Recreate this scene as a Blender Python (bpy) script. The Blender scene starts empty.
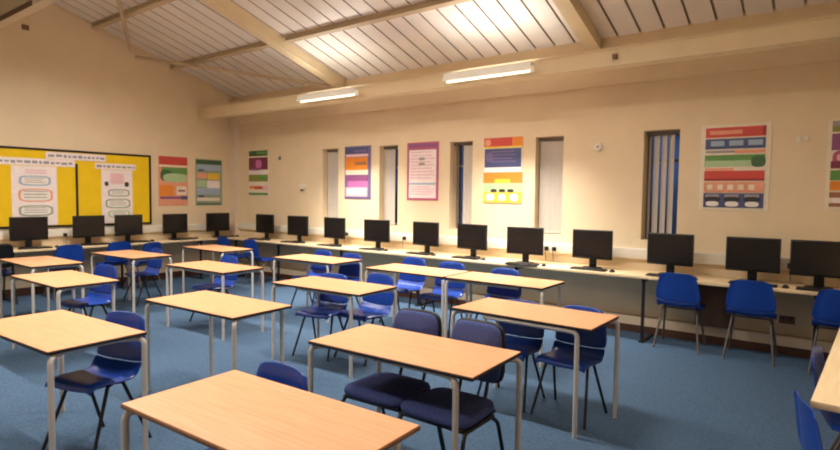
import bpy, bmesh, math, random
from mathutils import Vector, Matrix
random.seed(7)
PI = math.pi
C = bpy.context.scene.collection
SC = bpy.context.scene

# ------------------------------------------------------------------ materials
def s2l(c):
    return tuple((x/255/12.92) if x/255 <= .04045 else ((x/255+.055)/1.055)**2.4 for x in c)

MATS = {}
def mat(name, rgb, rough=.5, metal=0., var=.06, scale=8., bump=0., spec=.5, emit=None, stretch=None, rgb2=None, coord='Object'):
    if name in MATS: return MATS[name]
    m = bpy.data.materials.new(name); m.use_nodes = True
    nt = m.node_tree; b = nt.nodes['Principled BSDF']
    tc = nt.nodes.new('ShaderNodeTexCoord'); mp = nt.nodes.new('ShaderNodeMapping')
    nz = nt.nodes.new('ShaderNodeTexNoise'); rp = nt.nodes.new('ShaderNodeValToRGB')
    nt.links.new(tc.outputs[coord], mp.inputs['Vector']); nt.links.new(mp.outputs['Vector'], nz.inputs['Vector'])
    if stretch: mp.inputs['Scale'].default_value = stretch
    nz.inputs['Scale'].default_value = scale; nz.inputs['Detail'].default_value = 5
    a = s2l(rgb); c2 = s2l(rgb2) if rgb2 else tuple(min(1, x*(1+var)) for x in a)
    if not rgb2: a = tuple(x*(1-var) for x in a)
    e = rp.color_ramp.elements
    e[0].position = .3; e[1].position = .7
    e[0].color = (*a, 1); e[1].color = (*c2, 1)
    nt.links.new(nz.outputs['Fac'], rp.inputs['Fac']); nt.links.new(rp.outputs['Color'], b.inputs['Base Color'])
    b.inputs['Roughness'].default_value = rough; b.inputs['Metallic'].default_value = metal
    b.inputs['Specular IOR Level'].default_value = spec
    if bump:
        bp = nt.nodes.new('ShaderNodeBump'); bp.inputs['Strength'].default_value = bump
        nt.links.new(nz.outputs['Fac'], bp.inputs['Height']); nt.links.new(bp.outputs['Normal'], b.inputs['Normal'])
    if emit:
        b.inputs['Emission Color'].default_value = (*s2l(emit[0]), 1); b.inputs['Emission Strength'].default_value = emit[1]
    MATS[name] = m
    return m

WALL = mat('magnolia paint', (230, 210, 177), .75, var=.03, scale=2.5, spec=.2)
CARPET = mat('blue carpet', (64, 84, 107), .95, scale=55, bump=.35, rgb2=(81, 105, 131), spec=.1)
DECK = mat('white profiled deck', (234, 228, 222), .34, var=.03, scale=3)
GROOVE = mat('deck groove', (170, 156, 144), .6, var=.05)
STEEL = mat('cream painted steel', (226, 208, 172), .45, var=.03, scale=4)
PURL = mat('tan purlin', (196, 176, 146), .5, var=.04, scale=4)
BEECH = mat('beech laminate', (222, 158, 112), .36, scale=3.0, stretch=(1.2, 22, 6), rgb2=(236, 177, 132), spec=.4)
EDGE = mat('dark table edge', (38, 28, 30), .5, var=.1)
EDGE_B = mat('brown table edge', (134, 92, 56), .5, var=.1, scale=20)
LEGM = mat('grey painted tube', (194, 189, 183), .4, var=.04, scale=10)
COUNTER = mat('pale counter laminate', (232, 204, 160), .38, scale=3.0, stretch=(1, 14, 6), rgb2=(243, 220, 180))
COUNTER_Y = mat('pale bench laminate', (232, 204, 160), .38, scale=3.0, stretch=(14, 1, 6), rgb2=(243, 220, 180))
BLUE = mat('blue polypropylene', (18, 60, 150), .34, var=.08, scale=5, spec=.5)
FABRIC = mat('navy woven fabric', (58, 68, 116), .9, scale=90, bump=.15, rgb2=(74, 86, 138), spec=.2)
BLACKT = mat('black tube', (22, 22, 26), .4, var=.1)
GREYT = mat('grey chair tube', (84, 78, 76), .4, var=.1)
BLACKP = mat('black plastic', (14, 13, 14), .4, var=.15, scale=20)
SCREEN = mat('dark screen', (22, 20, 21), .22, var=.05, scale=2)
KEYS = mat('key caps', (34, 32, 34), .5, var=.2, scale=60)
WHITEP = mat('white plastic', (232, 226, 212), .45, var=.03)
BROWN = mat('brown skirting', (76, 46, 30), .5, var=.15, scale=6, stretch=(1, 8, 8))
DKBROWN = mat('dark brown board', (112, 82, 60), .6, var=.15, scale=5)
LEDGE = mat('cream pipe boxing', (206, 186, 158), .6, var=.04)
GLASS_D = mat('night glass', (10, 16, 34), .08, var=.2, scale=2)
FRAMEW = mat('window frame', (120, 112, 104), .5, var=.05)
SLAT = mat('blind fabric', (196, 188, 178), .8, var=.04, scale=30, spec=.2)
TUBE = mat('lit tube', (255, 250, 235), .5, emit=((255, 240, 214), 1.7))
CASING = mat('white enamel', (236, 234, 226), .35, var=.02)
def paper(n, rgb, r=.45):
    rgb = tuple(.84*a+.16*b for a, b in zip(rgb, (222, 206, 190)))
    return mat('print ' + n, rgb, r, var=.05, scale=14)

# ------------------------------------------------------------------ mesh helper
class MB:
    def __init__(s): s.v = []; s.f = []; s.m = []; s.sm = []
    def add(s, vs, fs, m=0, smooth=False):
        o = len(s.v); s.v += [tuple(p) for p in vs]
        for f in fs: s.f.append([i+o for i in f]); s.m.append(m); s.sm.append(smooth)
    def box(s, x0, x1, y0, y1, z0, z1, m=0, M=None, top=None):
        vs = [Vector((x, y, z)) for z in (z0, z1) for y in (y0, y1) for x in (x0, x1)]
        if M: vs = [M @ v for v in vs]
        fs = [(0, 2, 3, 1), (4, 5, 7, 6), (0, 1, 5, 4), (2, 6, 7, 3), (0, 4, 6, 2), (1, 3, 7, 5)]
        o = len(s.v); s.v += [tuple(p) for p in vs]
        for k, f in enumerate(fs):
            s.f.append([i+o for i in f]); s.m.append(top if (top is not None and k == 1) else m); s.sm.append(False)
        return s
    def rbox(s, x0, x1, y0, y1, z0, z1, r=.01, seg=3, m=0, M=None):
        bm = bmesh.new(); bmesh.ops.create_cube(bm, size=1)
        for v in bm.verts: v.co = Vector(((x0+x1)/2+v.co.x*(x1-x0), (y0+y1)/2+v.co.y*(y1-y0), (z0+z1)/2+v.co.z*(z1-z0)))
        bmesh.ops.bevel(bm, geom=list(bm.edges), offset=r, segments=seg, profile=.5, affect='EDGES')
        bm.verts.index_update()
        vs = [M @ v.co if M else v.co.copy() for v in bm.verts]
        s.add(vs, [[v.index for v in f.verts] for f in bm.faces], m, True); bm.free()
        return s
    def tube(s, pts, r, n=10, m=0, r2=None):
        pts = [Vector(p) for p in pts]; rings = []
        t0 = (pts[1]-pts[0]).normalized()
        nrm = t0.orthogonal().normalized()
        for i, p in enumerate(pts):
            if i == 0: t = t0
            elif i == len(pts)-1: t = (pts[i]-pts[i-1]).normalized()
            else: t = ((pts[i]-pts[i-1]).normalized()+(pts[i+1]-pts[i]).normalized()).normalized()
            nrm = (nrm - t*nrm.dot(t)).normalized(); bn = t.cross(nrm)
            rr = r if r2 is None else r+(r2-r)*i/(len(pts)-1)
            rings.append([p+(nrm*math.cos(a)+bn*math.sin(a))*rr for a in [2*PI*k/n for k in range(n)]])
        vs = [v for ring in rings for v in ring]; fs = []
        for i in range(len(pts)-1):
            for k in range(n):
                fs.append((i*n+k, i*n+(k+1) % n, (i+1)*n+(k+1) % n, (i+1)*n+k))
        s.add(vs, fs, m, True)
        s.add(rings[0], [tuple(range(n-1, -1, -1))], m); s.add(rings[-1], [tuple(range(n))], m)
        return s
    def cyl(s, c, ax, r, h, n=20, m=0):
        c = Vector(c); a = Vector(ax).normalized(); s.tube([c, c+a*h], r, n, m); return s
    def grid(s, P, m=0, flip=False):
        nu, nv = len(P), len(P[0]); vs = [p for row in P for p in row]; fs = []
        for i in range(nu-1):
            for j in range(nv-1):
                q = (i*nv+j, i*nv+j+1, (i+1)*nv+j+1, (i+1)*nv+j)
                fs.append(q[::-1] if flip else q)
        s.add(vs, fs, m, True); return s
    def build(s, name, mats, parent=None, loc=None):
        me = bpy.data.meshes.new(name); me.from_pydata(s.v, [], s.f)
        for m in (mats if isinstance(mats, (list, tuple)) else [mats]): me.materials.append(m)
        me.polygons.foreach_set('material_index', s.m); me.polygons.foreach_set('use_smooth', s.sm)
        me.update(); o = bpy.data.objects.new(name, me); C.objects.link(o)
        if parent: o.parent = parent
        if loc: o.location = loc
        return o

def rounded(pts, rad, seg=6):
    pts = [Vector(p) for p in pts]; out = [pts[0]]
    for i in range(1, len(pts)-1):
        a, b, c = pts[i-1], pts[i], pts[i+1]
        u = (a-b).normalized(); w = (c-b).normalized(); r = min(rad, (a-b).length*.45, (c-b).length*.45)
        p0 = b+u*r; p1 = b+w*r
        for k in range(seg+1):
            t = k/seg; out.append(p0*(1-t)**2+b*2*t*(1-t)+p1*t*t)
    out.append(pts[-1]); return out

def tag(o, label, cat, group=None):
    o['label'] = label; o['category'] = cat
    if group: o['group'] = group
    return o
def struct(o): o['kind'] = 'structure'; return o
def thing(name, label, cat, loc=(0, 0, 0), rotz=0, group=None, scale=1):
    o = bpy.data.objects.new(name, None); C.objects.link(o)
    o.location = loc; o.rotation_euler = (0, 0, rotz); o.scale = (scale,)*3; o.empty_display_size = .1
    return tag(o, label, cat, group)
def dup(root, label, loc, rotz=0, group=None, scale=1):
    r = root.copy(); C.objects.link(r); r.location = loc; r.rotation_euler = (0, 0, rotz); r.scale = (scale,)*3
    r['label'] = label
    if group: r['group'] = group
    for ch in list(root.children):
        c = ch.copy(); C.objects.link(c); c.parent = r
        for g in list(ch.children):
            d = g.copy(); C.objects.link(d); d.parent = c
    return r

# Two frames: the wall frame holds walls, roof, counters and what stands on them; the floor frame holds tables and chairs.
# Both are brought to real metres at the end (see 'to metres').
FZ = -.09; CAMZ = 1.6654; SW = 1.04; K = .915
RFZ = CAMZ+(FZ-CAMZ)/SW      # floor level as seen in the wall frame
FLOOR_FRAME = []
# ------------------------------------------------------------------ room
D = 7.23; E = 10.39; XR = .75; YF = -1.63; RIDGE = 2.8
RA, RB = -.298, 5.87
def roofz(y): return RB+RA*y if y >= RIDGE else RB+RA*(2*RIDGE-y)
EAVE = roofz(D)
m = MB(); m.box(-E-.3, XR+.3, YF-.3, D+.3, RFZ-.1, RFZ); struct(m.build('floor', CARPET))

# window wall with five tall narrow openings
WZ0, WZ1 = 1.13, 2.50
WINS = [(-7.655, -7.245), (-6.255, -5.845), (-4.805, -4.395), (-3.365, -2.955), (-1.91, -1.495)]
m = MB(); x = -E-.3
for a, b in WINS:
    m.box(x, a, D, D+.3, RFZ, EAVE+.1); m.box(a, b, D, D+.3, RFZ, WZ0); m.box(a, b, D, D+.3, WZ1, EAVE+.1); x = b
m.box(x, XR+.3, D, D+.3, RFZ, EAVE+.1)
struct(m.build('wall_back', WALL))
def gable(x0, x1, name):
    m = MB(); ys = [YF-.3, D+.3]; poly = [(YF, RFZ), (D, RFZ), (D, roofz(D)+.04), (RIDGE, roofz(RIDGE)+.04), (YF, roofz(YF)+.04)]
    vs = [(x0, y, z) for y, z in poly]+[(x1, y, z) for y, z in poly]; n = 5
    fs = [tuple(range(n)), tuple(range(2*n-1, n-1, -1))]+[(i, i+n, (i+1) % n+n, (i+1) % n) for i in range(n)]
    m.add(vs, fs); return struct(m.build(name, WALL))
gable(-E-.3, -E, 'wall_left'); gable(XR, XR+.3, 'wall_right')
m = MB(); m.box(-E-.3, XR+.3, YF-.3, YF, RFZ, roofz(YF)+.1); struct(m.build('wall_front', WALL))

# profiled roof deck: flat pans with narrow grooves running up the slope
m = MB(); pitch = .28; gw = .028; gd = .035
xs = -E-.3
prof = []
x = -1.987 - pitch*31
while x < XR+.3:
    prof += [(x-gw/2, 0), (x-gw/2+.006, gd), (x+gw/2-.006, gd), (x+gw/2, 0)]; x += pitch
prof = [p for p in prof if p[0] > xs]; prof = [(xs, 0)]+prof+[(XR+.3, 0)]
for ya, yb in ((RIDGE, D+.25), (YF-.25, RIDGE)):
    for (xa, da), (xb, db) in zip(prof[:-1], prof[1:]):
        za, zb = roofz(ya), roofz(yb)
        m.add([(xa, ya, za+da), (xb, ya, za+db), (xb, yb, zb+db), (xa, yb, zb+da)], [(0, 3, 2, 1)], 1 if (da > 0 or db > 0) else 0)
for ya, yb in ((RIDGE, D+.3), (YF-.3, RIDGE)):   # roof covering above the deck
    za, zb = roofz(ya)+.12, roofz(yb)+.12
    m.add([(xs, ya, za), (XR+.3, ya, za), (XR+.3, yb, zb), (xs, yb, zb), (xs, ya, za+.1), (XR+.3, ya, za+.1), (XR+.3, yb, zb+.1), (xs, yb, zb+.1)],
          [(0, 3, 2, 1), (4, 5, 6, 7), (0, 1, 5, 4), (2, 3, 7, 6), (0, 4, 7, 3), (1, 2, 6, 5)])
struct(m.build('ceiling', [DECK, GROOVE]))

tn = [0]
def trim(mb, mt):
    tn[0] += 1; return struct(mb.build('trim_%d' % tn[0], mt))
def slopebox(x0, x1, y0, y1, d0, d1, mb=None, m=0):
    mb = mb or MB()
    vs = [(x, y, roofz(y)-d) for d in (d1, d0) for y in (y0, y1) for x in (x0, x1)]
    mb.add(vs, [(0, 2, 3, 1), (4, 5, 7, 6), (0, 1, 5, 4), (2, 6, 7, 3), (0, 4, 6, 2), (1, 3, 7, 5)], m); return mb
# rafters (boxed steel, both slopes)
for xc in (-7.13, -2.55):
    b = slopebox(xc-.075, xc+.075, RIDGE, 7.2, .003, .17); slopebox(xc-.075, xc+.075, YF+.02, RIDGE, .003, .17, b)
    slopebox(xc-.09, xc+.09, RIDGE, 7.2, .17, .185, b); slopebox(xc-.09, xc+.09, YF+.02, RIDGE, .17, .185, b)
    trim(b, STEEL)
# purlins between the rafters
for y in (5.83, 4.42, 3.05, 2.55, 1.18, -.23):
    b = MB()
    for xa, xb in ((-E, -7.24), (-7.02, -2.66), (-2.44, XR)):
        slopebox(xa, xb, y-.035, y+.035, .002, .012, b); slopebox(xa, xb, y-.006, y+.006, .012, .075, b); slopebox(xa, xb, y-.035, y+.035, .075, .085, b)
    trim(b, PURL)
# wind braces
for a, c in (((-10.37, 5.14), (-7.25, 7.0)), ((-10.2, 4.97), (-7.2, 3.2))):
    b = MB(); b.tube([(a[0], a[1], roofz(a[1])-.2), (c[0], c[1], roofz(c[1])-.2)], .03, 12)
    trim(b, PURL)
# ridge downstand with a dark slot
b = MB(); b.box(-E, XR, RIDGE-.06, RIDGE+.06, 3.97, roofz(RIDGE)-.01); b.box(-9.3, -8.1, RIDGE-.068, RIDGE-.06, 3.972, 4.035, 1)
b.box(-E, XR, RIDGE-.075, RIDGE-.06, 4.05, 4.07)
trim(b, [STEEL, DKBROWN])
# eave tie beam carrying the lights, and wall moulding
b = MB(); b.box(-E, XR, 6.40, 6.56, 3.175, 3.345); b.box(-E, XR, 6.385, 6.575, 3.345, 3.362); b.box(-E, XR, 6.385, 6.575, 3.158, 3.175)
trim(b, STEEL)
b = MB(); b.box(-E, XR, D-.035, D, 3.105, 3.30)
trim(b, WALL)
# small steel brackets at the rafter feet
b = MB()
for xc in (-2.03,): b.box(xc-.022, xc+.022, 6.35, 6.40, 3.23, 3.28)
trim(b, DKBROWN)
# corner column
b = MB(); b.box(-E, -E+.20, D-.12, D, RFZ, 3.62); b.box(-E, -E+.22, D-.14, D, 3.0, 3.06)
trim(b, mat('pale column paint', (226, 208, 184), .6, var=.03))
# skirting and pipe boxing
b = MB(); b.box(-E, XR, D-.09, D, RFZ, .075); b.box(-E, -E+.03, YF, D-.09, RFZ, .1); b.box(XR-.03, XR, YF, D-.09, RFZ, .1)
sk = b.build('baseboard_back', BROWN); struct(sk)
b = MB(); b.box(-E+.03, XR-.03, D-.10, D, .075, .185)
trim(b, LEDGE)

# windows: frame, dark glass, blinds
outside = {}
for i, (a, c) in enumerate(WINS):
    w = bpy.data.objects.new('window_%d' % (i+1), None); C.objects.link(w); w.location = (a, D+.2, WZ0); struct(w)
    fr = MB(); W = c-a; H = WZ1-WZ0
    fr.box(0, .045, 0, .06, 0, H); fr.box(W-.045, W, 0, .06, 0, H); fr.box(.045, W-.045, 0, .06, 0, .05); fr.box(.045, W-.045, 0, .06, H-.05, H)
    fr.box(.045, W-.045, .01, .05, H*.72, H*.72+.035)
    fr.build('window_frame', FRAMEW, w)
    g = MB(); g.box(.045, W-.045, .026, .034, .05, H-.05); g.build('pane', None or MATS.get('clear pane') or mat('clear pane', (255, 255, 255), .02, var=0), w)
    sl = MB(); sl.box(0, W, -.2, 0, .0, .012); sl.build('window_sill', WALL, w)
gm = MATS['clear pane']; gb = gm.node_tree.nodes['Principled BSDF']; gb.inputs['Transmission Weight'].default_value = 1; gb.inputs['IOR'].default_value = 1.45

# vertical blinds: list of slats (centre offset from opening's left edge, angle)
BL = [
 ([(.055, 8), (.135, 6), (.215, 8), (.295, 6), (.37, 8)], 'closed vertical blind in the window nearest the room corner'),
 ([(.045, 8), (.125, 6), (.20, 8)], 'vertical blind with a thin dark gap at its edge, second window from the room corner'),
 ([(.215, 6), (.29, 8), (.36, 6)], 'vertical blind beside a dark strip of glass in the third window from the corner'),
 ([(.06, 12), (.135, 10), (.21, 12), (.285, 10), (.36, 12)], 'closed grey vertical blind in the window beside the orange and navy poster'),
 ([(.05, -58), (.125, -26), (.215, -30), (.30, -30)], 'part-open vertical blind with blue night gaps beside the red framed poster'),
]
for (sl, lab), (a, c) in zip(BL, WINS):
    t = thing('vertical_blind', lab, 'blind', (a, D+.13, WZ0+.012), 0, 'vertical blinds in the tall windows')
    H = WZ1-WZ0-.012; W = c-a
    h = MB(); h.box(.004, W-.004, -.02, .025, H-.045, H-.002); h.build('head_rail', FRAMEW, t)
    b = MB()
    for u, an in sl:
        M = Matrix.Translation((u, 0, 0)) @ Matrix.Rotation(math.radians(an), 4, 'Z')
        P = []
        for k in range(6):
            s_ = -1+2*k/5; P.append([M @ Vector((s_*.043, .006*(1-s_*s_), z)) for z in (.012, H-.05)])
        b.grid(P); b.box(-.043, .043, -.002, .004, .012, .04, 0, M)
    b.build('slats', SLAT, t)

# ------------------------------------------------------------------ counters
CZ = .765; CT = .035
def counter(name, label, x0, x1, y0, y1, legs, mt, z0=RFZ, z1=CZ):
    t = thing(name, label, 'counter', (x0, y0, 0))
    b = MB(); b.rbox(0, x1-x0, 0, y1-y0, z1-CT, z1, .004, 2); b.build('worktop', mt, t)
    for lx, ly, ang in legs:
        g = MB(); g.box(-.015, .015, -.015, .015, z0, z1-CT); g.box(-.02, .02, -.02, .42, z1-CT-.04, z1-CT-.002); g.box(-.025, .025, -.05, .40, z0, z0+.025)
        o = g.build('leg', BLACKT, t, (lx-x0, ly-y0, 0)); o.rotation_euler = (0, 0, ang)
    return t
counter('wall_counter', 'long pale worktop running under the windows and holding eleven monitors', -E+.6, XR, D-.6, D-.001, [(x, D-.52, 0) for x in (-.08, -1.72, -3.36, -5.0, -6.64, -8.28, -9.6)], COUNTER)
counter('wall_counter', 'pale worktop along the wall beneath the yellow notice board', -E+.001, -E+.6, 1.2, D-.001, [(-E+.52, y, PI/2) for y in (1.4, 3.0, 4.6, 6.1)], COUNTER_Y)
bench = counter('wall_counter', 'pale bench top at the side wall, cut by the picture edge, blue chairs tucked under', -.04, .51, 3.12, 6.5, [(.40, 3.35, PI/2), (.40, 5.6, PI/2)], COUNTER_Y, FZ, .735)
bench.rotation_euler.z = math.radians(-3.7); FLOOR_FRAME.append(bench)

# trunking with plugs
b = MB(); b.rbox(-E+.21, XR, D-.06, D-.001, .90, 1.03, .006, 2); t = struct(b.build('trim_20', WHITEP))
b = MB(); b.rbox(-E+.001, -E+.06, 1.2, D-.16, .90, 1.03, .006, 2); struct(b.build('trim_21', WHITEP))
def plug(loc, rotz, label):
    t = thing('power_plug', label, 'plug', loc, rotz, 'power plugs in the wall trunking')
    b = MB(); b.rbox(-.026, .026, -.045, 0, -.028, .028, .008, 2); b.build('plug_body', BLACKP, t)
    b = MB(); b.tube(rounded([(0, -.045, -.01), (0, -.07, -.02), (.01, -.06, -.165)], .03), .004, 6); b.build('cable', BLACKP, t)
for x, lab in ((-6.95, 'black plug in the white trunking between the third and fourth monitors from the corner'), (-5.63, 'black plug in the white trunking below the second window, between two monitors'),
               (-3.13, 'black plug nearer the corner in the pair under the closed blind window'), (-3.02, 'black plug farther from the corner in the pair under the closed blind window'),
               (-.33, 'black plug in the trunking between the two monitors farthest from the corner')):
    plug((x, D-.061, .955), 0, lab)
plug((-E+.061, 3.885, .93), PI/2, 'black plug in the trunking beneath the divider of the yellow board')

# ------------------------------------------------------------------ tables
ZT = .73
def table(cx, cy, th, ins, label, edge=EDGE, zt=ZT, rail_edge=False):
    t = thing('classroom_table', label, 'table', (cx, cy, 0), math.radians(th), 'beech-topped classroom tables')
    hw, hd = .6, .3
    b = MB(); b.rbox(-hw, hw, -hd, hd, zt-.022, zt-.003, .002, 1, 1); b.box(-hw+.004, hw-.004, -hd+.004, hd-.004, zt-.003, zt)
    b.build('tabletop', [BEECH, edge], t)
    zr = zt-.022-.018; r = .0175; FLOOR_FRAME.append(t)
    for (sx, sy), i in zip(((-1, -1), (-1, 1), (1, 1), (1, -1)), ins):   # L B R F
        g = MB()
        if i > 0:
            q = .0 if rail_edge else .05
            y = sy*(hd-.018); x = sx*(hw-i); yi = sy*(hd-.018-q)
            pts = [(-sx*(hw-.30), yi, zr), (x-sx*.10, yi, zr), (x, y, zr), (x, y, FZ)]
        else:
            x = sx*(hw-.004); y = sy*(hd-.018)
            pts = [(sx*(hw-.10), -sy*(hd-.14), zr), (sx*(hw-.10), sy*(hd-.13), zr), (x, y, zr), (x, y, FZ)]
        g.tube(rounded(pts, .05), r, 12); g.build('leg', LEGM, t)
    return t
A = (0, .11, 0, .11); Bv = (0, .11, .11, 0); N = (0, 0, 0, 0)
table(-1.896, 1.461, 1.9, (0, .11, .11, 0), 'beech table nearest the camera with a brown edge, its near corner cut off', EDGE_B)
table(-2.053, 2.695, 1.8, A, 'beech table with two padded navy chairs pushed under it')
table(-1.92, 4.147, -1.1, A, 'beech table nearest the window counter chairs, with two blue chairs tucked behind it', rail_edge=True)
table(-4.17, 5.553, .1, (0, 0, .02, 0), 'corner-side table of the two beech tables joined end to end before the window counter')
table(-2.938, 5.553, .1, (.012, 0, .05, 0), 'table on the far-from-corner side of the two beech tables joined end to end')
table(-4.122, 4.052, 2.7, A, 'beech table midroom with a blue chair seat poking out beyond one leg')
table(-5.981, 5.546, 2.0, A, 'small-looking beech table just before the window counter with two blue chair backs behind it')
table(-4.181, 2.733, 2.5, Bv, 'beech table midroom with no chair at it, open blue carpet below')
table(-6.306, 4.081, 1.7, (0, .11, 0, .02), 'beech table behind the chairless one, with one blue chair at its far side')
table(-8.372, 5.479, -1.5, N, 'farthest beech table, close to the room corner')
table(-4.229, 1.524, 2.8, N, 'large-looking beech table at the picture edge with a blue chair tucked beneath')
table(-6.608, 2.47, .4, Bv, 'beech table behind the picture-edge one, with a blue chair at its far end')
table(-8.45, 2.878, -.7, N, 'beech table before the yellow notice board, partly cut by the picture edge')
table(-8.46, 4.075, 2.0, N, 'beech table before the end counter, between two rows of blue chairs')

# ------------------------------------------------------------------ chairs
PROF = [(-.190, .412, .200), (-.187, .438, .204), (-.165, .455, .208), (-.10, .456, .212), (-.02, .448, .214), (.06, .441, .214), (.12, .444, .214), (.160, .462, .214),
        (.185, .50, .216), (.197, .56, .216), (.207, .63, .211), (.218, .70, .194), (.228, .765, .180), (.234, .798, .170), (.240, .812, .155)]
def shell(i0, i1):
    b = MB(); P = []
    for k in range(i0, i1+1):
        y, z, hw = PROF[k]; row = []
        for j in range(13):
            s_ = -1+2*j/12; a = abs(s_)
            x = s_*hw
            if k <= 7: dz = .016*a**2.5-.030*max(0, a-.86)/.14; dy = 0
            else: dz = 0; dy = -.030*s_*s_+.02*max(0, a-.88)/.12
            if k == 7 or k == 8: dz = .02*a**3; dy = -.016*s_*s_
            if k >= 12: dz -= .007*a**4*(k-11)
            row.append((x, y+dy, z+dz))
        P.append(row)
    b.grid(P); return b
def shell_mods(o):
    s_ = o.modifiers.new('thick', 'SOLIDIFY'); s_.thickness = .007; s_.offset = 0
    u = o.modifiers.new('smooth', 'SUBSURF'); u.levels = 1; u.render_levels = 1
def make_poly(legm, label, group):
    t = thing('plastic_chair', label, 'chair', (0, 0, 0), 0, group)
    shell_mods(shell(0, 8).build('seat', BLUE, t)); shell_mods(shell(8, 14).build('backrest', BLUE, t))
    b = MB()
    for sx in (-1, 1): b.tube([(sx*.155, -.11, .428), (sx*.155, .12, .424)], .011, 10)
    b.tube([(-.155, -.06, .426), (.155, -.06, .426)], .010, 8); b.tube([(-.155, .08, .424), (.155, .08, .424)], .010, 8)
    b.build('seat_rail', legm, t)
    for sx in (-1, 1):
        for y0, y1 in ((-.05, -.205), (.055, .215)):
            g = MB(); g.tube(rounded([(sx*.155, y0*.2, .420), (sx*.165, y0, .418), (sx*.215, y1, .0)], .03), .011, 10); g.build('leg', legm, t)
    return t
def pad(hw, hd, h, taper=.0, n=16, crown=.018, rad=.09):
    """upholstered cushion: rounded-rectangle plan (x, y), thickness h with crowned top"""
    b = MB()
    def ring(k, inset, z):
        out = []
        for q in range(4*n):
            a = 2*PI*q/(4*n); ca, sa = math.cos(a), math.sin(a)
            e = 5.0; d = (abs(ca)**e+abs(sa)**e)**(-1/e)
            x = ca*d*(hw-inset); y = sa*d*(hd-inset); x *= 1-taper*(y/hd)
            out.append((x, y, z))
        return out
    rings = [ring(0, .02, 0), ring(1, .004, .006), ring(2, 0, h*.45), ring(3, .006, h*.8), ring(4, .02, h*.95), ring(5, .05, h+crown*.3), ring(6, .11, h+crown*.8)]
    m_ = 4*n; vs = [v for r in rings for v in r]; fs = []
    for i in range(len(rings)-1):
        for k in range(m_): fs.append((i*m_+k, i*m_+(k+1) % m_, (i+1)*m_+(k+1) % m_, (i+1)*m_+k))
    b.add(vs, fs, 0, True); b.add(rings[0], [tuple(range(m_-1, -1, -1))], 0); b.add(rings[-1], [tuple(range(m_))], 0, True)
    return b
def make_pad(label, group):
    t = thing('padded_chair', label, 'chair', (0, 0, 0), 0, group)
    b = pad(.22, .205, .05, .06); b.build('seat', FABRIC, t, (0, -.01, .425))
    u = MB(); u.rbox(-.20, .20, -.19, .17, .405, .426, .008, 2); u.build('seat_pan', BLACKP, t)
    # back pad stands upright, facing -y
    bp = pad(.178, .165, .032, .07, crown=.014)
    o = bp.build('backrest', FABRIC, t); o.location = (0, .272, .70); o.rotation_euler = (PI/2-.16, 0, 0)
    cv = pad(.189, .176, .018, .07, crown=.004)
    o = cv.build('back_cover', BLACKP, t); o.location = (0, .291, .70); o.rotation_euler = (PI/2-.16, 0, 0)
    for sx in (-1, 1):
        g = MB(); g.tube(rounded([(sx*.205, -.17, .40), (sx*.212, -.20, .36), (sx*.216, -.25, 0)], .05), .0115, 10); g.build('leg', BLACKT, t)
        g = MB(); g.tube(rounded([(sx*.205, .10, .40), (sx*.212, .16, .36), (sx*.216, .28, 0)], .05), .0115, 10); g.build('leg', BLACKT, t)
        g = MB(); g.tube(rounded([(sx*.09, .10, .415), (sx*.09, .225, .42), (sx*.09, .30, .68)], .06), .0105, 10); g.build('back_support', BLACKT, t)
    g = MB()
    for sx in (-1, 1): g.tube([(sx*.205, -.18, .402), (sx*.205, .12, .402)], .0115, 10)
    g.tube([(-.205, -.16, .400), (.205, -.16, .400)], .0105, 8); g.tube([(-.205, .10, .400), (.205, .10, .400)], .0105, 8)
    g.build('seat_frame', BLACKT, t)
    return t
DY = .235
first = {}
def chair(kind, tx, ty, face, label, group, scale=1, tilt=0):
    """tx, ty: where the top of the back stands. face: which way the sitter looks"""
    rot = {'-y': 0, '+y': PI, '-x': -PI/2, '+x': PI/2}[face]+math.radians(tilt); scale *= 1.09
    d = (DY if kind != 'pad' else .33)*scale
    bx, by = -math.sin(rot)*d, math.cos(rot)*d
    loc = (tx-bx, ty-by, FZ)
    if kind not in first:
        first[kind] = t = make_pad(label, group) if kind == 'pad' else make_poly(BLACKT if kind == 'poly' else GREYT, label, group)
        t.location = loc; t.rotation_euler = (0, 0, rot); t.scale = (scale,)*3; FLOOR_FRAME.append(t)
        return t
    t = dup(first[kind], label, loc, rot, group, scale); FLOOR_FRAME.append(t); return t
G1 = 'blue plastic chairs at the beech tables'; G2 = 'blue plastic chairs along the window counter'; G3 = 'chairs along the end counter'; G4 = 'padded navy chairs'; G5 = 'blue plastic chairs along the side bench'
chair('poly', -2.21, 1.83, '-y', 'blue plastic chair whose back rises behind the table nearest the camera', G1)
chair('pad', -2.30, 3.12, '-y', 'padded navy chair on the corner side of the pair under the same table', G4, 1, 3)
chair('pad', -1.80, 3.11, '-y', 'padded navy chair farther from the corner in the pair under the same table', G4, 1, 0)
chair('poly', -2.17, 4.49, '-y', 'blue plastic chair behind the two padded chairs, deep under its table', G1, .94, 2)
chair('poly', -1.63, 4.51, '-y', 'blue plastic chair tucked under the table nearest the window counter chairs, its back top showing', G1, .955, -3)
chair('poly', -4.68, 6.19, '-y', 'blue chair back behind the joined tables, the one closest to the room corner', G1)
chair('poly', -3.97, 6.07, '-y', 'blue chair back behind the joined tables, the middle one of three', G1, 1, 3)
chair('poly', -3.13, 5.98, '-y', 'blue chair back behind the joined tables, the one farthest from the corner', G1)
chair('poly', -4.50, 4.44, '-y', 'blue plastic chair whose glossy seat sticks out past a table leg midroom', G1, .97, 12)
chair('poly', -3.97, 4.64, '-y', 'blue plastic chair with its back raised behind the midroom table, before the joined tables', G1, 1, -3)
chair('poly', -6.34, 6.02, '-y', 'blue chair nearer the corner in the pair behind the small window-counter table', G1)
chair('poly', -5.66, 5.95, '-y', 'blue chair farther from the corner in the pair behind the small window-counter table', G1)
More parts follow.
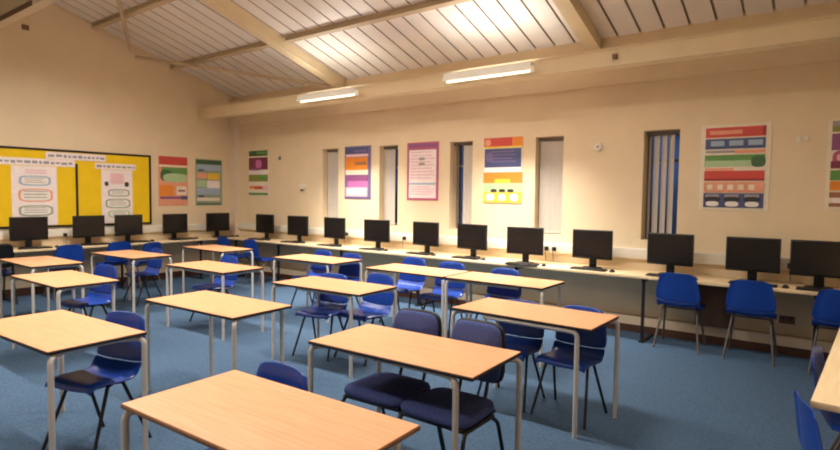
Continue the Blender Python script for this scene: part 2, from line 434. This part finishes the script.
chair('poly', -6.71, 4.60, '-y', 'single blue chair at the table behind the chairless one', G1)
chair('poly', -8.75, 4.64, '-y', 'blue chair deep in shadow at the table before the end counter', G1, .95)
chair('poly', -6.90, 3.04, '-y', 'blue plastic chair rising behind the second table from the picture edge', G1, 1, 12)
chair('poly', -4.08, 1.93, '-y', 'blue plastic chair with black legs under the large table at the picture edge', G1, 1, 15)
chair('polyg', -1.38, 6.80, '+y', 'blue chair back at the window counter, under the monitor before the part-open blind', G2, 1.02)
chair('polyg', -.655, 6.80, '+y', 'blue chair back at the window counter, beside the dark wall socket', G2, 1.01)
chair('polyg', .12, 6.74, '+y', 'blue chair at the window counter cut off by the picture edge', G2, 1.0)
chair('polyg', -9.68, 6.45, '+y', 'blue chair back at the far end of the window counter, closest to the room corner', G2)
chair('polyg', -8.82, 6.45, '+y', 'blue chair back at the window counter, second from the room corner', G2)
chair('polyg', -9.93, 3.81, '-x', 'blue chair facing the end counter below the yellow board divider', G3, 1.0)
chair('polyg', -9.93, 4.60, '-x', 'blue chair facing the end counter in front of the third monitor there', G3, 1.0)
chair('polyg', -9.65, 5.04, '-x', 'blue chair facing the end counter, the one closest to the room corner', G3, .98, 14)
chair('pad', -9.95, 2.85, '-x', 'padded dark chair at the end counter, mostly outside the picture', G3)
chair('polyg', -.075, 3.02, '+x', 'blue chair tucked under the near end of the side bench', G5, .97, 15)
chair('polyg', -.05, 4.10, '+x', 'blue chair under the side bench, one place further along', G5, .97, -6)

# ------------------------------------------------------------------ computers
def make_monitor(label, group):
    t = thing('monitor', label, 'monitor', (0, 0, 0), 0, group)
    W, H, z0 = .255, .370, .118
    b = MB(); b.rbox(-W, W, -.012, .022, z0, z0+H, .006, 2); b.rbox(-W*.72, W*.72, .02, .052, z0+.04, z0+H-.04, .014, 2); b.build('casing', BLACKP, t)
    b = MB(); b.box(-W+.017, W-.017, -.0135, -.0115, z0+.026, z0+H-.017); b.build('screen', SCREEN, t)
    b = MB(); b.rbox(-.045, .045, .03, .068, .012, z0+.10, .008, 2); b.build('stand_neck', BLACKP, t)
    b = MB(); P = [(.125*math.cos(a), .03+.095*math.sin(a)) for a in [2*PI*k/28 for k in range(28)]]
    n = 28; vs = [(x, y, 0) for x, y in P]+[(x, y, .010) for x, y in P]+[(x*.9, .03+(y-.03)*.9, .016) for x, y in P]
    fs = [tuple(range(n-1, -1, -1)), tuple(range(2*n, 3*n))]+[(i+o, (i+1) % n+o, (i+1) % n+n+o, i+n+o) for o in (0, n) for i in range(n)]
    b.add(vs, fs); b.build('base', BLACKP, t)
    return t
def make_keyboard(label, group):
    t = thing('keyboard', label, 'keyboard', (0, 0, 0), 0, group)
    b = MB(); b.rbox(-.22, .22, -.07, .07, 0, .016, .005, 2); b.build('key_tray', BLACKP, t)
    k = MB()
    for r in range(5):
        for c in range(15): k.box(-.212+c*.0285, -.212+c*.0285+.024, -.062+r*.0255, -.062+r*.0255+.021, .016, .022)
    k.build('keys', KEYS, t); return t
def make_mouse(label, group):
    b = MB(); P = []
    for i in range(7):
        u = i/6; row = []
        for j in range(16):
            a = 2*PI*j/15; rr = math.sin(u*PI/2)
            row.append((.031*rr*math.cos(a), .055*rr*math.sin(a), .034*math.cos(u*PI/2)))
        P.append(row)
    b.grid(P); b.add([P[-1][j] for j in range(15)], [tuple(range(14, -1, -1))])
    return tag(b.build('computer_mouse', BLACKP), label, 'mouse', group)
ordn = ['first', 'second', 'third', 'fourth', 'fifth', 'sixth', 'seventh', 'eighth', 'ninth', 'tenth', 'eleventh']
near = ['beside the green and maroon poster', 'near the small wall thermostat', 'below the window nearest the corner', 'below the second window', 'below the pink framed poster', 'below the third window',
        'below the orange and navy poster', 'past the closed blind window', 'overlapping the part-open blind', 'under the red framed poster', 'cut by the picture edge']
MW = [-8.97, -8.0, -7.03, -6.045, -5.04, -4.20, -3.31, -2.42, -1.497, -.662, -.07]
MY = [6.93, 6.93, 6.93, 6.93, 6.93, 6.93, 6.84, 6.93, 6.93, 6.93, 6.93]
MR = [2, 5, 0, 6, -4, -2, 8, 0, -3, 0, 2]
ME = [(3.295, -4), (4.17, 3), (4.835, 6), (5.71, 4), (6.63, -3)]
mon = kb = ms = None
items = [((x, y, CZ), math.radians(r), 'black monitor on the window counter, %s from the corner, %s' % (ordn[i], near[i]), i, 'w') for i, (x, y, r) in enumerate(zip(MW, MY, MR))]
kn = ['under the speech bubble sheet', 'under the board divider', 'under the green bubbles', 'below the red and orange poster', 'in the room corner']
enear = ['against the speech bubble sheet', 'against the yellow board divider', 'against the sheet with green bubbles', 'below the red and orange poster', 'in the room corner']
items += [((-E+.3, y, CZ), PI/2+math.radians(r), 'black monitor on the end counter, %s' % enear[i], i, 'e') for i, (y, r) in enumerate(ME)]
for loc, rot, lab, i, side in items:
    grp = 'black computer monitors on the counters'
    rot_local = rot
    if mon is None:
        mon = make_monitor(lab, grp); mon.location = loc; mon.rotation_euler = (0, 0, rot)
    else: dup(mon, lab, loc, rot, grp)
    d = Vector((math.sin(rot), -math.cos(rot), 0)); s_ = Vector((math.cos(rot), math.sin(rot), 0))
    where = ('window counter, %s from the corner' % ordn[i]) if side == 'w' else 'end counter, %s' % kn[i]
    kl = 'black keyboard on the '+where; ml = 'black mouse on the '+where
    kp = Vector(loc)+d*.19+s_*.03; mp_ = kp+s_*.29
    if kb is None: kb = make_keyboard(kl, 'keyboards on the counters'); kb.location = kp; kb.rotation_euler = (0, 0, rot)
    else: dup(kb, kl, kp, rot, 'keyboards on the counters')
    if ms is None: ms = make_mouse(ml, 'mice on the counters'); ms.location = mp_; ms.rotation_euler = (0, 0, rot)
    else: dup(ms, ml, mp_, rot, 'mice on the counters')

# dark box unit and wall socket below the window counter
t = thing('storage_box', 'dark brown box unit fixed under the counter between two blue chairs', 'storage box', (-1.05, 7.115, 0))
b = MB(); b.rbox(-.17, .17, -.085, .085, .20, CZ-CT-.002, .006, 2); b.build('body', DKBROWN, t)
b = MB(); b.rbox(-.155, .155, -.097, -.086, .22, .71, .004, 1); b.build('front_panel', DKBROWN, t)
t = thing('wall_socket', 'dark double socket on the wall under the counter end', 'socket', (-.34, D-.001, .35))
b = MB(); b.rbox(-.073, .073, -.014, 0, -.043, .043, .004, 2); b.build('face_plate', DKBROWN, t)
b = MB()
for s_ in (-.035, .035): b.box(s_-.010, s_+.010, -.019, -.013, .01, .03)
b.build('switches', BLACKP, t)

# small round detector and wall fittings
t = thing('wall_detector', 'small round white detector on the wall between two posters', 'detector', (-2.475, D, 2.325))
b = MB(); b.cyl((0, 0, 0), (0, -1, 0), .052, .028, 28); b.cyl((0, -.028, 0), (0, -1, 0), .038, .014, 28); b.build('detector_body', WHITEP, t)
b = MB(); b.cyl((0, -.042, 0), (0, -1, 0), .014, .004, 16); b.build('sensor_eye', FRAMEW, t)
t = thing('wall_bracket', 'pair of small pale fixings on the wall beside the red framed poster', 'bracket', (-.274, D, 2.317))
for s_ in (-.035, .035):
    b = MB(); b.rbox(s_-.018, s_+.018, -.02, 0, -.03, .03, .006, 2); b.build('fixing', WHITEP, t)
t = thing('thermostat', 'small white thermostat on the wall above the second monitor', 'thermostat', (-8.19, D, 1.79))
b = MB(); b.rbox(-.07, .07, -.03, 0, -.035, .055, .006, 2); b.build('case', WHITEP, t)
b = MB(); b.rbox(-.045, .045, -.036, -.03, -.075, -.036, .004, 1); b.build('dial_cover', FRAMEW, t)
t = tag(MB().rbox(-.025, .025, -.02, 0, -.035, .035, .006, 2).build('wall_hook', FRAMEW, None, (-8.87, D, 2.37)), 'tiny grey wall fixing beside the green and maroon poster', 'hook')
t = tag(MB().rbox(0, .02, -.05, .05, -.04, .04, .006, 2).build('wall_vent', DKBROWN, None, (-E, 3.41, 4.25)), 'small dark vent high on the gable wall', 'vent')

# ------------------------------------------------------------------ posters
def wallmap(wall, u0, z0):
    if wall == 'w': return lambda u, z, n: (u0+u, D-n, z0+z)
    return lambda u, z, n: (-E+n, u0+u, z0+z)
def rectbox(b, F, u0, u1, z0, z1, n0, n1, m):
    vs = [F(u, z, n) for n in (n0, n1) for z in (z0, z1) for u in (u0, u1)]
    b.add(vs, [(0, 2, 3, 1), (4, 5, 7, 6), (0, 1, 5, 4), (2, 6, 7, 3), (0, 4, 6, 2), (1, 3, 7, 5)], m)
def ovalbox(b, F, cu, cz, ru, rz, n0, n1, m, n=20, e=3.0):
    P = []
    for k in range(n):
        a = 2*PI*k/n; d = (abs(math.cos(a))**e+abs(math.sin(a))**e)**(-1/e)
        P.append((cu+ru*d*math.cos(a), cz+rz*d*math.sin(a)))
    vs = [F(u, z, n0) for u, z in P]+[F(u, z, n1) for u, z in P]
    b.add(vs, [tuple(range(n)), tuple(range(2*n-1, n-1, -1))]+[(i, (i+1) % n, (i+1) % n+n, i+n) for i in range(n)], m)
COL = dict(cream=(236, 224, 200), red=(206, 52, 46), dred=(150, 26, 30), navy=(48, 62, 116), green=(78, 140, 56), lgreen=(168, 204, 150), salmon=(232, 150, 116), white=(240, 236, 230),
           black=(26, 24, 30), grey=(150, 144, 148), orange=(236, 128, 22), yellow=(240, 196, 40), mag=(196, 96, 170), pink=(238, 190, 200), maroon=(112, 24, 58), violet=(98, 84, 140), olive=(130, 134, 40),
           dgreen=(38, 86, 44), purple=(130, 60, 120), brown=(150, 92, 60), pinkl=(248, 236, 236), rose=(176, 70, 110), lblue=(150, 176, 204), teal=(138, 156, 134))
def poster(wall, u0, z0, W, H, base, shapes, label, name='poster', border=None):
    F = wallmap(wall, u0, z0); keys = [base]; b = MB()
    rectbox(b, F, 0, W, 0, H, .001, .008, 0)
    def mi(k):
        if k not in keys: keys.append(k)
        return keys.index(k)
    for k, s_ in enumerate(shapes):
        typ, c = s_[0], s_[1]; u0_, u1_, v0_, v1_ = s_[2:6]
        n1 = .0095+.0004*k
        if typ == 'r': rectbox(b, F, u0_*W, u1_*W, (1-v1_)*H, (1-v0_)*H, .007, n1, mi(c))
        else: ovalbox(b, F, (u0_+u1_)/2*W, (1-(v0_+v1_)/2)*H, (u1_-u0_)/2*W, (v1_-v0_)/2*H, .007, n1, mi(c))
    o = b.build(name, [paper(k, COL[k]) for k in keys])
    return tag(o, label, 'poster', 'posters on the classroom walls')
def lines(c, u0, u1, v0, v1, n, fill=.45, rag=.25):
    out = []; st = (v1-v0)/n
    for i in range(n): out.append(('r', c, u0, u1-(u1-u0)*rag*random.random(), v0+i*st, v0+i*st+st*fill))
    return out
# big red poster
sh = [('r', 'red', .07, .93, .035, .15), ('r', 'dred', .88, .93, .035, .14), ('r', 'salmon', .13, .6, .07, .115)]
sh += [('r', 'navy', .07, .93, .165, .285)]+[('r', 'lblue', u, u+.2, .19, .25) for u in (.15, .42, .69)]
sh += [('r', 'grey', .08, .5, .30, .33), ('r', 'salmon', .5, .93, .30, .34), ('r', 'green', .07, .93, .355, .48), ('r', 'lgreen', .08, .76, .42, .49), ('o', 'dgreen', .74, .94, .37, .50)]
sh += [('r', 'salmon', .08, .5, .505, .54), ('r', 'red', .07, .93, .54, .655), ('r', 'dred', .07, .93, .63, .655), ('r', 'salmon', .07, .93, .67, .79)]+[('r', 'cream', .12+.15*i, .20+.15*i, .70, .76) for i in range(5)]
sh += [('r', 'navy', .07, .93, .80, .965)]
for u in (.10, .385, .67): sh += [('r', 'grey', u, u+.2, .815, .85), ('o', 'black', u-.01, u+.22, .84, .90), ('o', 'white', u+.01, u+.20, .895, .955)]
poster('w', -1.262, 1.535, .70, .985, 'cream', sh, 'large cream-bordered poster with red, navy and green bands and three shield shapes')
# orange and navy
sh = [('r', 'red', .0, .74, .0, .13), ('o', 'salmon', .02, .18, .02, .12), ('r', 'orange', .74, 1, 0, .15), ('r', 'yellow', .02, .98, .13, .155), ('r', 'navy', .02, .97, .165, .45)]+lines('violet', .2, .85, .2, .4, 4)+[
      ('o', 'violet', .05, .25, .22, .36), ('r', 'white', .02, .97, .45, .52), ('r', 'orange', .0, 1, .53, .69), ('r', 'yellow', .3, .7, .63, .70), ('r', 'lgreen', .0, 1, .69, .82)]+[
      ('o', 'black', .2+.22*i, .36+.22*i, .78, .83) for i in range(3)]+[('r', 'yellow', 0, 1, .83, .985), ('o', 'white', .08, .30, .85, .96), ('o', 'cream', .40, .60, .85, .96), ('o', 'white', .70, .92, .85, .96)]
poster('w', -4.19, 1.56, .63, .96, 'cream', sh, 'orange and navy striped poster between the third and fourth windows')
# pink framed
sh = [('r', 'pinkl', .07, .93, .13, .96), ('r', 'purple', .05, .95, .025, .09), ('r', 'lblue', .08, .92, .70, .73)]+lines('pink', .12, .88, .16, .66, 9, .4)+[('o', 'grey', .38, .58, .26, .31), ('o', 'grey', .38, .58, .35, .40)]+lines('pink', .12, .88, .76, .93, 4, .4)
poster('w', -5.645, 1.585, .63, .935, 'rose', sh, 'pale poster with a rose-pink frame between the second and third windows')
# purple and orange
sh = [('r', 'navy', .03, .9, .03, .14), ('r', 'violet', .35, .85, .07, .12), ('r', 'pink', .05, .9, .15, .20), ('r', 'orange', .03, .88, .21, .45), ('r', 'brown', .4, .85, .30, .36), ('r', 'cream', .04, .9, .45, .54), ('r', 'purple', .03, .9, .55, .68),
      ('r', 'mag', .12, .9, .66, .78), ('r', 'pink', .05, .88, .78, .95), ('o', 'white', .1, .5, .80, .92), ('o', 'white', .55, .8, .80, .90), ('r', 'violet', .03, .97, .955, .99)]
poster('w', -7.07, 1.585, .625, .935, 'violet', sh, 'poster with an orange band and purple lower half between the first two windows')
# green and maroon
sh = [('r', 'dgreen', .02, .95, .0, .12), ('r', 'green', .4, .95, .02, .08), ('r', 'maroon', .02, .95, .15, .42), ('o', 'mag', .35, .65, .2, .38), ('r', 'purple', .1, .6, .38, .43), ('r', 'pinkl', .02, .95, .44, .52), ('r', 'olive', .02, .95, .53, .68), ('r', 'green', .5, .9, .55, .64),
      ('r', 'cream', .02, .95, .69, .77), ('r', 'orange', .05, .7, .78, .84), ('r', 'red', .3, .7, .80, .85), ('r', 'pink', .7, .95, .77, .88), ('r', 'green', .02, .95, .93, .98)]
poster('w', -9.876, 1.61, .665, .935, 'cream', sh, 'poster with a green top and maroon block near the corner column')
# cut off at picture edge
sh = [('r', 'grey', .06, .94, .02, .08), ('r', 'olive', .06, .94, .08, .14), ('r', 'purple', .06, .94, .16, .34), ('o', 'rose', .08, .4, .34, .52), ('o', 'pink', .14, .32, .38, .46), ('r', 'maroon', .06, .94, .46, .54), ('r', 'green', .06, .94, .56, .67), ('r', 'orange', .06, .94, .68, .78), ('r', 'brown', .06, .94, .80, .86),
      ('o', 'pinkl', .1, .4, .86, .92), ('r', 'brown', .06, .94, .92, .96)]
poster('w', -.06, 1.56, .60, .95, 'cream', sh, 'cream-bordered poster with purple, green and orange bands cut off by the picture edge')
# end wall posters
sh = [('r', 'red', .02, .98, .0, .17), ('r', 'cream', .02, .98, .17, .21), ('r', 'green', .1, .98, .22, .36), ('o', 'dgreen', .06, .45, .27, .50), ('o', 'lgreen', .15, .98, .34, .52), ('r', 'salmon', .02, .98, .54, .66), ('r', 'orange', .02, .5, .58, .80), ('r', 'cream', .6, .95, .60, .78), ('r', 'brown', .66, .9, .67, .71),
      ('r', 'purple', .05, .98, .81, .86), ('r', 'navy', .75, .98, .80, .87)]
poster('e', 5.545, 1.40, .60, .96, 'salmon', sh, 'red, green and orange poster beside the yellow board')
sh = [('r', 'dgreen', .03, .97, .02, .11), ('r', 'lblue', .05, .95, .12, .24), ('r', 'navy', .1, .3, .22, .26), ('r', 'salmon', .05, .42, .30, .42), ('r', 'yellow', .45, .9, .30, .44), ('r', 'lgreen', .05, .4, .46, .60), ('r', 'pinkl', .42, .9, .46, .70), ('r', 'lblue', .05, .9, .62, .76), ('r', 'navy', .1, .3, .78, .82), ('r', 'cream', .05, .9, .83, .90), ('r', 'dgreen', .05, .95, .95, .98)]
poster('e', 6.315, 1.40, .61, .955, 'teal', sh, 'grey-green poster of small panels beside the corner column')

# yellow notice board
t = thing('notice_board', 'large yellow notice board in a thin black frame above the end counter', 'notice board', (-E, 1.9, 1.06))
F = lambda u, z, n: (n, u, z)
BW, BH = 3.49, 1.295
b = MB(); rectbox(b, F, .03, BW-.03, .03, BH-.03, .001, .02, 0); b.build('backing', mat('yellow backing', (240, 200, 8), .8, var=.04, scale=5), t)
b = MB()
for r_ in ((0, BW, 0, .035), (0, BW, BH-.035, BH), (0, .035, .035, BH-.035), (BW-.035, BW, .035, BH-.035)): rectbox(b, F, *r_, 0, .03, 0)
b.build('frame', mat('black frame', (24, 18, 18), .4), t)
b = MB(); rectbox(b, F, 2.185, 2.222, .035, 1.07, .018, .028, 0); b.build('divider', MATS['black frame'], t)
def sheet(y0, y1, z0, z1, shapes, label, base='pinkl', n=.021):
    F2 = wallmap('e', y0, z0); keys = [base]; b = MB(); W = y1-y0; H = z1-z0
    rectbox(b, F2, 0, W, 0, H, n, n+.003, 0)
    for k, s_ in enumerate(shapes):
        if s_[1] not in keys: keys.append(s_[1])
        u0, u1, v0, v1 = s_[2:6]; mm = keys.index(s_[1]); n1 = n+.0036+.0003*k
        if s_[0] == 'r': rectbox(b, F2, u0*W, u1*W, (1-v1)*H, (1-v0)*H, n+.002, n1, mm)
        else: ovalbox(b, F2, (u0+u1)/2*W, (1-(v0+v1)/2)*H, (u1-u0)/2*W, (v1-v0)/2*H, n+.002, n1, mm, e=4.5)
    return tag(b.build('display_sheet', [paper(k, COL[k]) for k in keys]), label, 'display sheet', 'paper sheets on the yellow board')
def wordmarks(n, v0, v1):
    out = []; u = .04
    while u < .95:
        w = random.uniform(.25, 1)*1.4/n; out.append(('r', 'grey', u, min(.97, u+w), v0+random.uniform(0, .12), v1-random.uniform(0, .12))); u += w+.35/n
    return out
sheet(3.64, 4.58, 2.19, 2.305, wordmarks(14, .3, .75), 'white title strip at the top middle of the yellow board', n=.0295)
sheet(2.55, 4.08, 2.07, 2.185, wordmarks(22, .3, .75), 'long white title strip above the sheet with blue and red bubbles')
sheet(4.40, 5.10, 2.06, 2.165, wordmarks(11, .3, .75), 'white title strip above the sheet with green bubbles')
def bubble(c, u0, u1, v0, v1):
    return [('o', c, u0, u1, v0, v1), ('o', 'white', u0+.05, u1-.05, v0+.02, v1-.02)]+lines('grey', u0+.12, u1-.12, v0+.035, v1-.03, 3, .3)
sheet(3.16, 3.80, 1.10, 2.06, bubble('lblue', .16, .86, .16, .33)+bubble('salmon', .14, .9, .38, .60)+bubble('teal', .14, .9, .66, .84)+lines('pink', .3, .8, .06, .14, 2), 'tall white sheet with blue, red and green speech bubbles')
sheet(4.50, 5.04, 1.10, 2.05, [('r', 'pink', .28, .72, .06, .26), ('o', 'black', .10, .22, .22, .30), ('o', 'black', .74, .88, .22, .31)]+bubble('teal', .2, .9, .36, .50)+bubble('teal', .12, .92, .54, .72)+bubble('lgreen', .2, .9, .76, .9), 'tall white sheet with green speech bubbles and dark dots')

# ------------------------------------------------------------------ luminaires
WARM = (1.0, .935, .85)
def area(loc, sx, sy, power, rot, spread, col=WARM):
    l = bpy.data.lights.new('lamp_light', 'AREA'); l.shape = 'RECTANGLE'; l.size = sx; l.size_y = sy; l.energy = power; l.color = col; l.spread = math.radians(spread)
    return l
def ceiling_light(x, y, z, L, label, drop, down, up, spread=150, upspread=160, beam=False):
    t = thing('ceiling_light', label, 'light', (x, y, z), 0, 'fluorescent ceiling lights')
    b = MB(); h = L/2
    b.rbox(-h, h, -.03, .03, .02, .055, .004, 2); b.build('casing', CASING, t)
    b = MB()
    for sy in (-1, 1):
        vs = [(-h, sy*.028, .05), (h, sy*.028, .05), (h, sy*.075, -.055), (-h, sy*.075, -.055), (-h, sy*.032, .05), (h, sy*.032, .05), (h, sy*.079, -.055), (-h, sy*.079, -.055)]
        b.add(vs, [(0, 1, 2, 3), (7, 6, 5, 4), (3, 2, 6, 7), (0, 4, 5, 1), (0, 3, 7, 4), (1, 5, 6, 2)])
    b.build('reflector', CASING, t)
    b = MB(); b.tube([(-h+.03, 0, -.052), (h-.03, 0, -.052)], .015, 12); b.build('fluorescent_tube', TUBE, t)
    for sx in (-1, 1):
        b = MB()
        if beam: b.tube(rounded([(sx*(h-.2), 0, .05), (sx*(h-.2), .05, .075), (sx*(h-.2), .18, .075)], .03), .012, 8)
        else: b.tube([(sx*(h-.015), 0, .055), (sx*(h-.015), 0, drop)], .005, 8)
        b.build('bracket' if beam else 'hanging_rod', STEEL, t)
    if down:
        o = bpy.data.objects.new('lamp_light', area(None, L-.06, .09, down, 0, spread)); C.objects.link(o); o.parent = t; o.location = (0, 0, -.075)
    if up:
        o = bpy.data.objects.new('lamp_light', area(None, L-.06, .08, up, 0, upspread)); C.objects.link(o); o.parent = t; o.location = (0, 0, .062); o.rotation_euler = (PI, 0, 0)
    return t
YL = 6.22; ZL = 3.235
dz = roofz(YL)-ZL
ceiling_light(-6.50, YL, ZL, 1.26, 'fluorescent batten hung near the eave, the one nearer the room corner', dz, 50, 6, 96, beam=True)
ceiling_light(-3.60, YL, ZL, 1.26, 'fluorescent batten hung near the eave beside the far rafter foot', dz, 58, 9, 96, beam=True)
for x, y, z, dn, up in ((-7.45, 3.35, 4.42, 75, 10), (-5.1, 3.35, 4.42, 75, 10), (-2.9, 3.35, 4.42, 60, 10), (-.5, 3.35, 4.42, 20, 5), (-6.4, .3, 3.6, 45, 20), (-2.8, .3, 3.6, 26, 20)):  # unseen battens, positions guessed to bring the room to the right brightness
    ceiling_light(x, y, z, 1.26, 'unseen fluorescent batten over the room, placed to match its brightness', roofz(y)-z, dn, up, 150)

# ------------------------------------------------------------------ world: dusk sky outside
w = bpy.data.worlds.new('dusk'); SC.world = w; w.use_nodes = True
nt = w.node_tree; bg = nt.nodes['Background']
tc = nt.nodes.new('ShaderNodeTexCoord'); nz = nt.nodes.new('ShaderNodeTexNoise'); rp = nt.nodes.new('ShaderNodeValToRGB')
nz.inputs['Scale'].default_value = 6
nt.links.new(tc.outputs['Generated'], nz.inputs['Vector']); nt.links.new(nz.outputs['Fac'], rp.inputs['Fac']); nt.links.new(rp.outputs['Color'], bg.inputs['Color'])
e = rp.color_ramp.elements; e[0].position = .45; e[0].color = (.004, .007, .018, 1); e[1].position = .62; e[1].color = (.03, .065, .16, 1)
bg.inputs['Strength'].default_value = 1.0

# ------------------------------------------------------------------ to metres, floor at zero
for o in [o for o in C.objects if o.parent is None]:
    p = Vector(o.location); sc = K
    if o not in FLOOR_FRAME:
        p = Vector((0, 0, CAMZ))+(p-Vector((0, 0, CAMZ)))*SW; sc = K*SW
    o.location = (p-Vector((0, 0, FZ)))*K; o.scale = tuple(v*sc for v in o.scale)

# ------------------------------------------------------------------ camera
f = 553.03; pitch, roll, yaw = [math.radians(a) for a in (3.07661, .6996, 36.60585)]
fw = Vector((-math.sin(yaw)*math.cos(pitch), math.cos(yaw)*math.cos(pitch), -math.sin(pitch)))
r = Vector((math.cos(yaw), math.sin(yaw), 0)); u = r.cross(fw)
c, s_ = math.cos(roll), math.sin(roll); r2 = r*c+u*s_; u2 = -r*s_+u*c
cd = bpy.data.cameras.new('camera'); cam = bpy.data.objects.new('camera', cd); C.objects.link(cam)
cam.matrix_world = Matrix(((r2.x, u2.x, -fw.x, 0), (r2.y, u2.y, -fw.y, 0), (r2.z, u2.z, -fw.z, (CAMZ-FZ)*K), (0, 0, 0, 1)))
cd.sensor_fit = 'HORIZONTAL'; cd.sensor_width = 36; cd.lens = f/840*36; cd.clip_start = .05
SC.camera = cam
vs = SC.view_settings; vs.view_transform = 'Standard'; vs.look = 'None'; vs.gamma = 1; vs.use_curve_mapping = False; vs.exposure = 0.24
SC.cycles.filter_width = 2.0
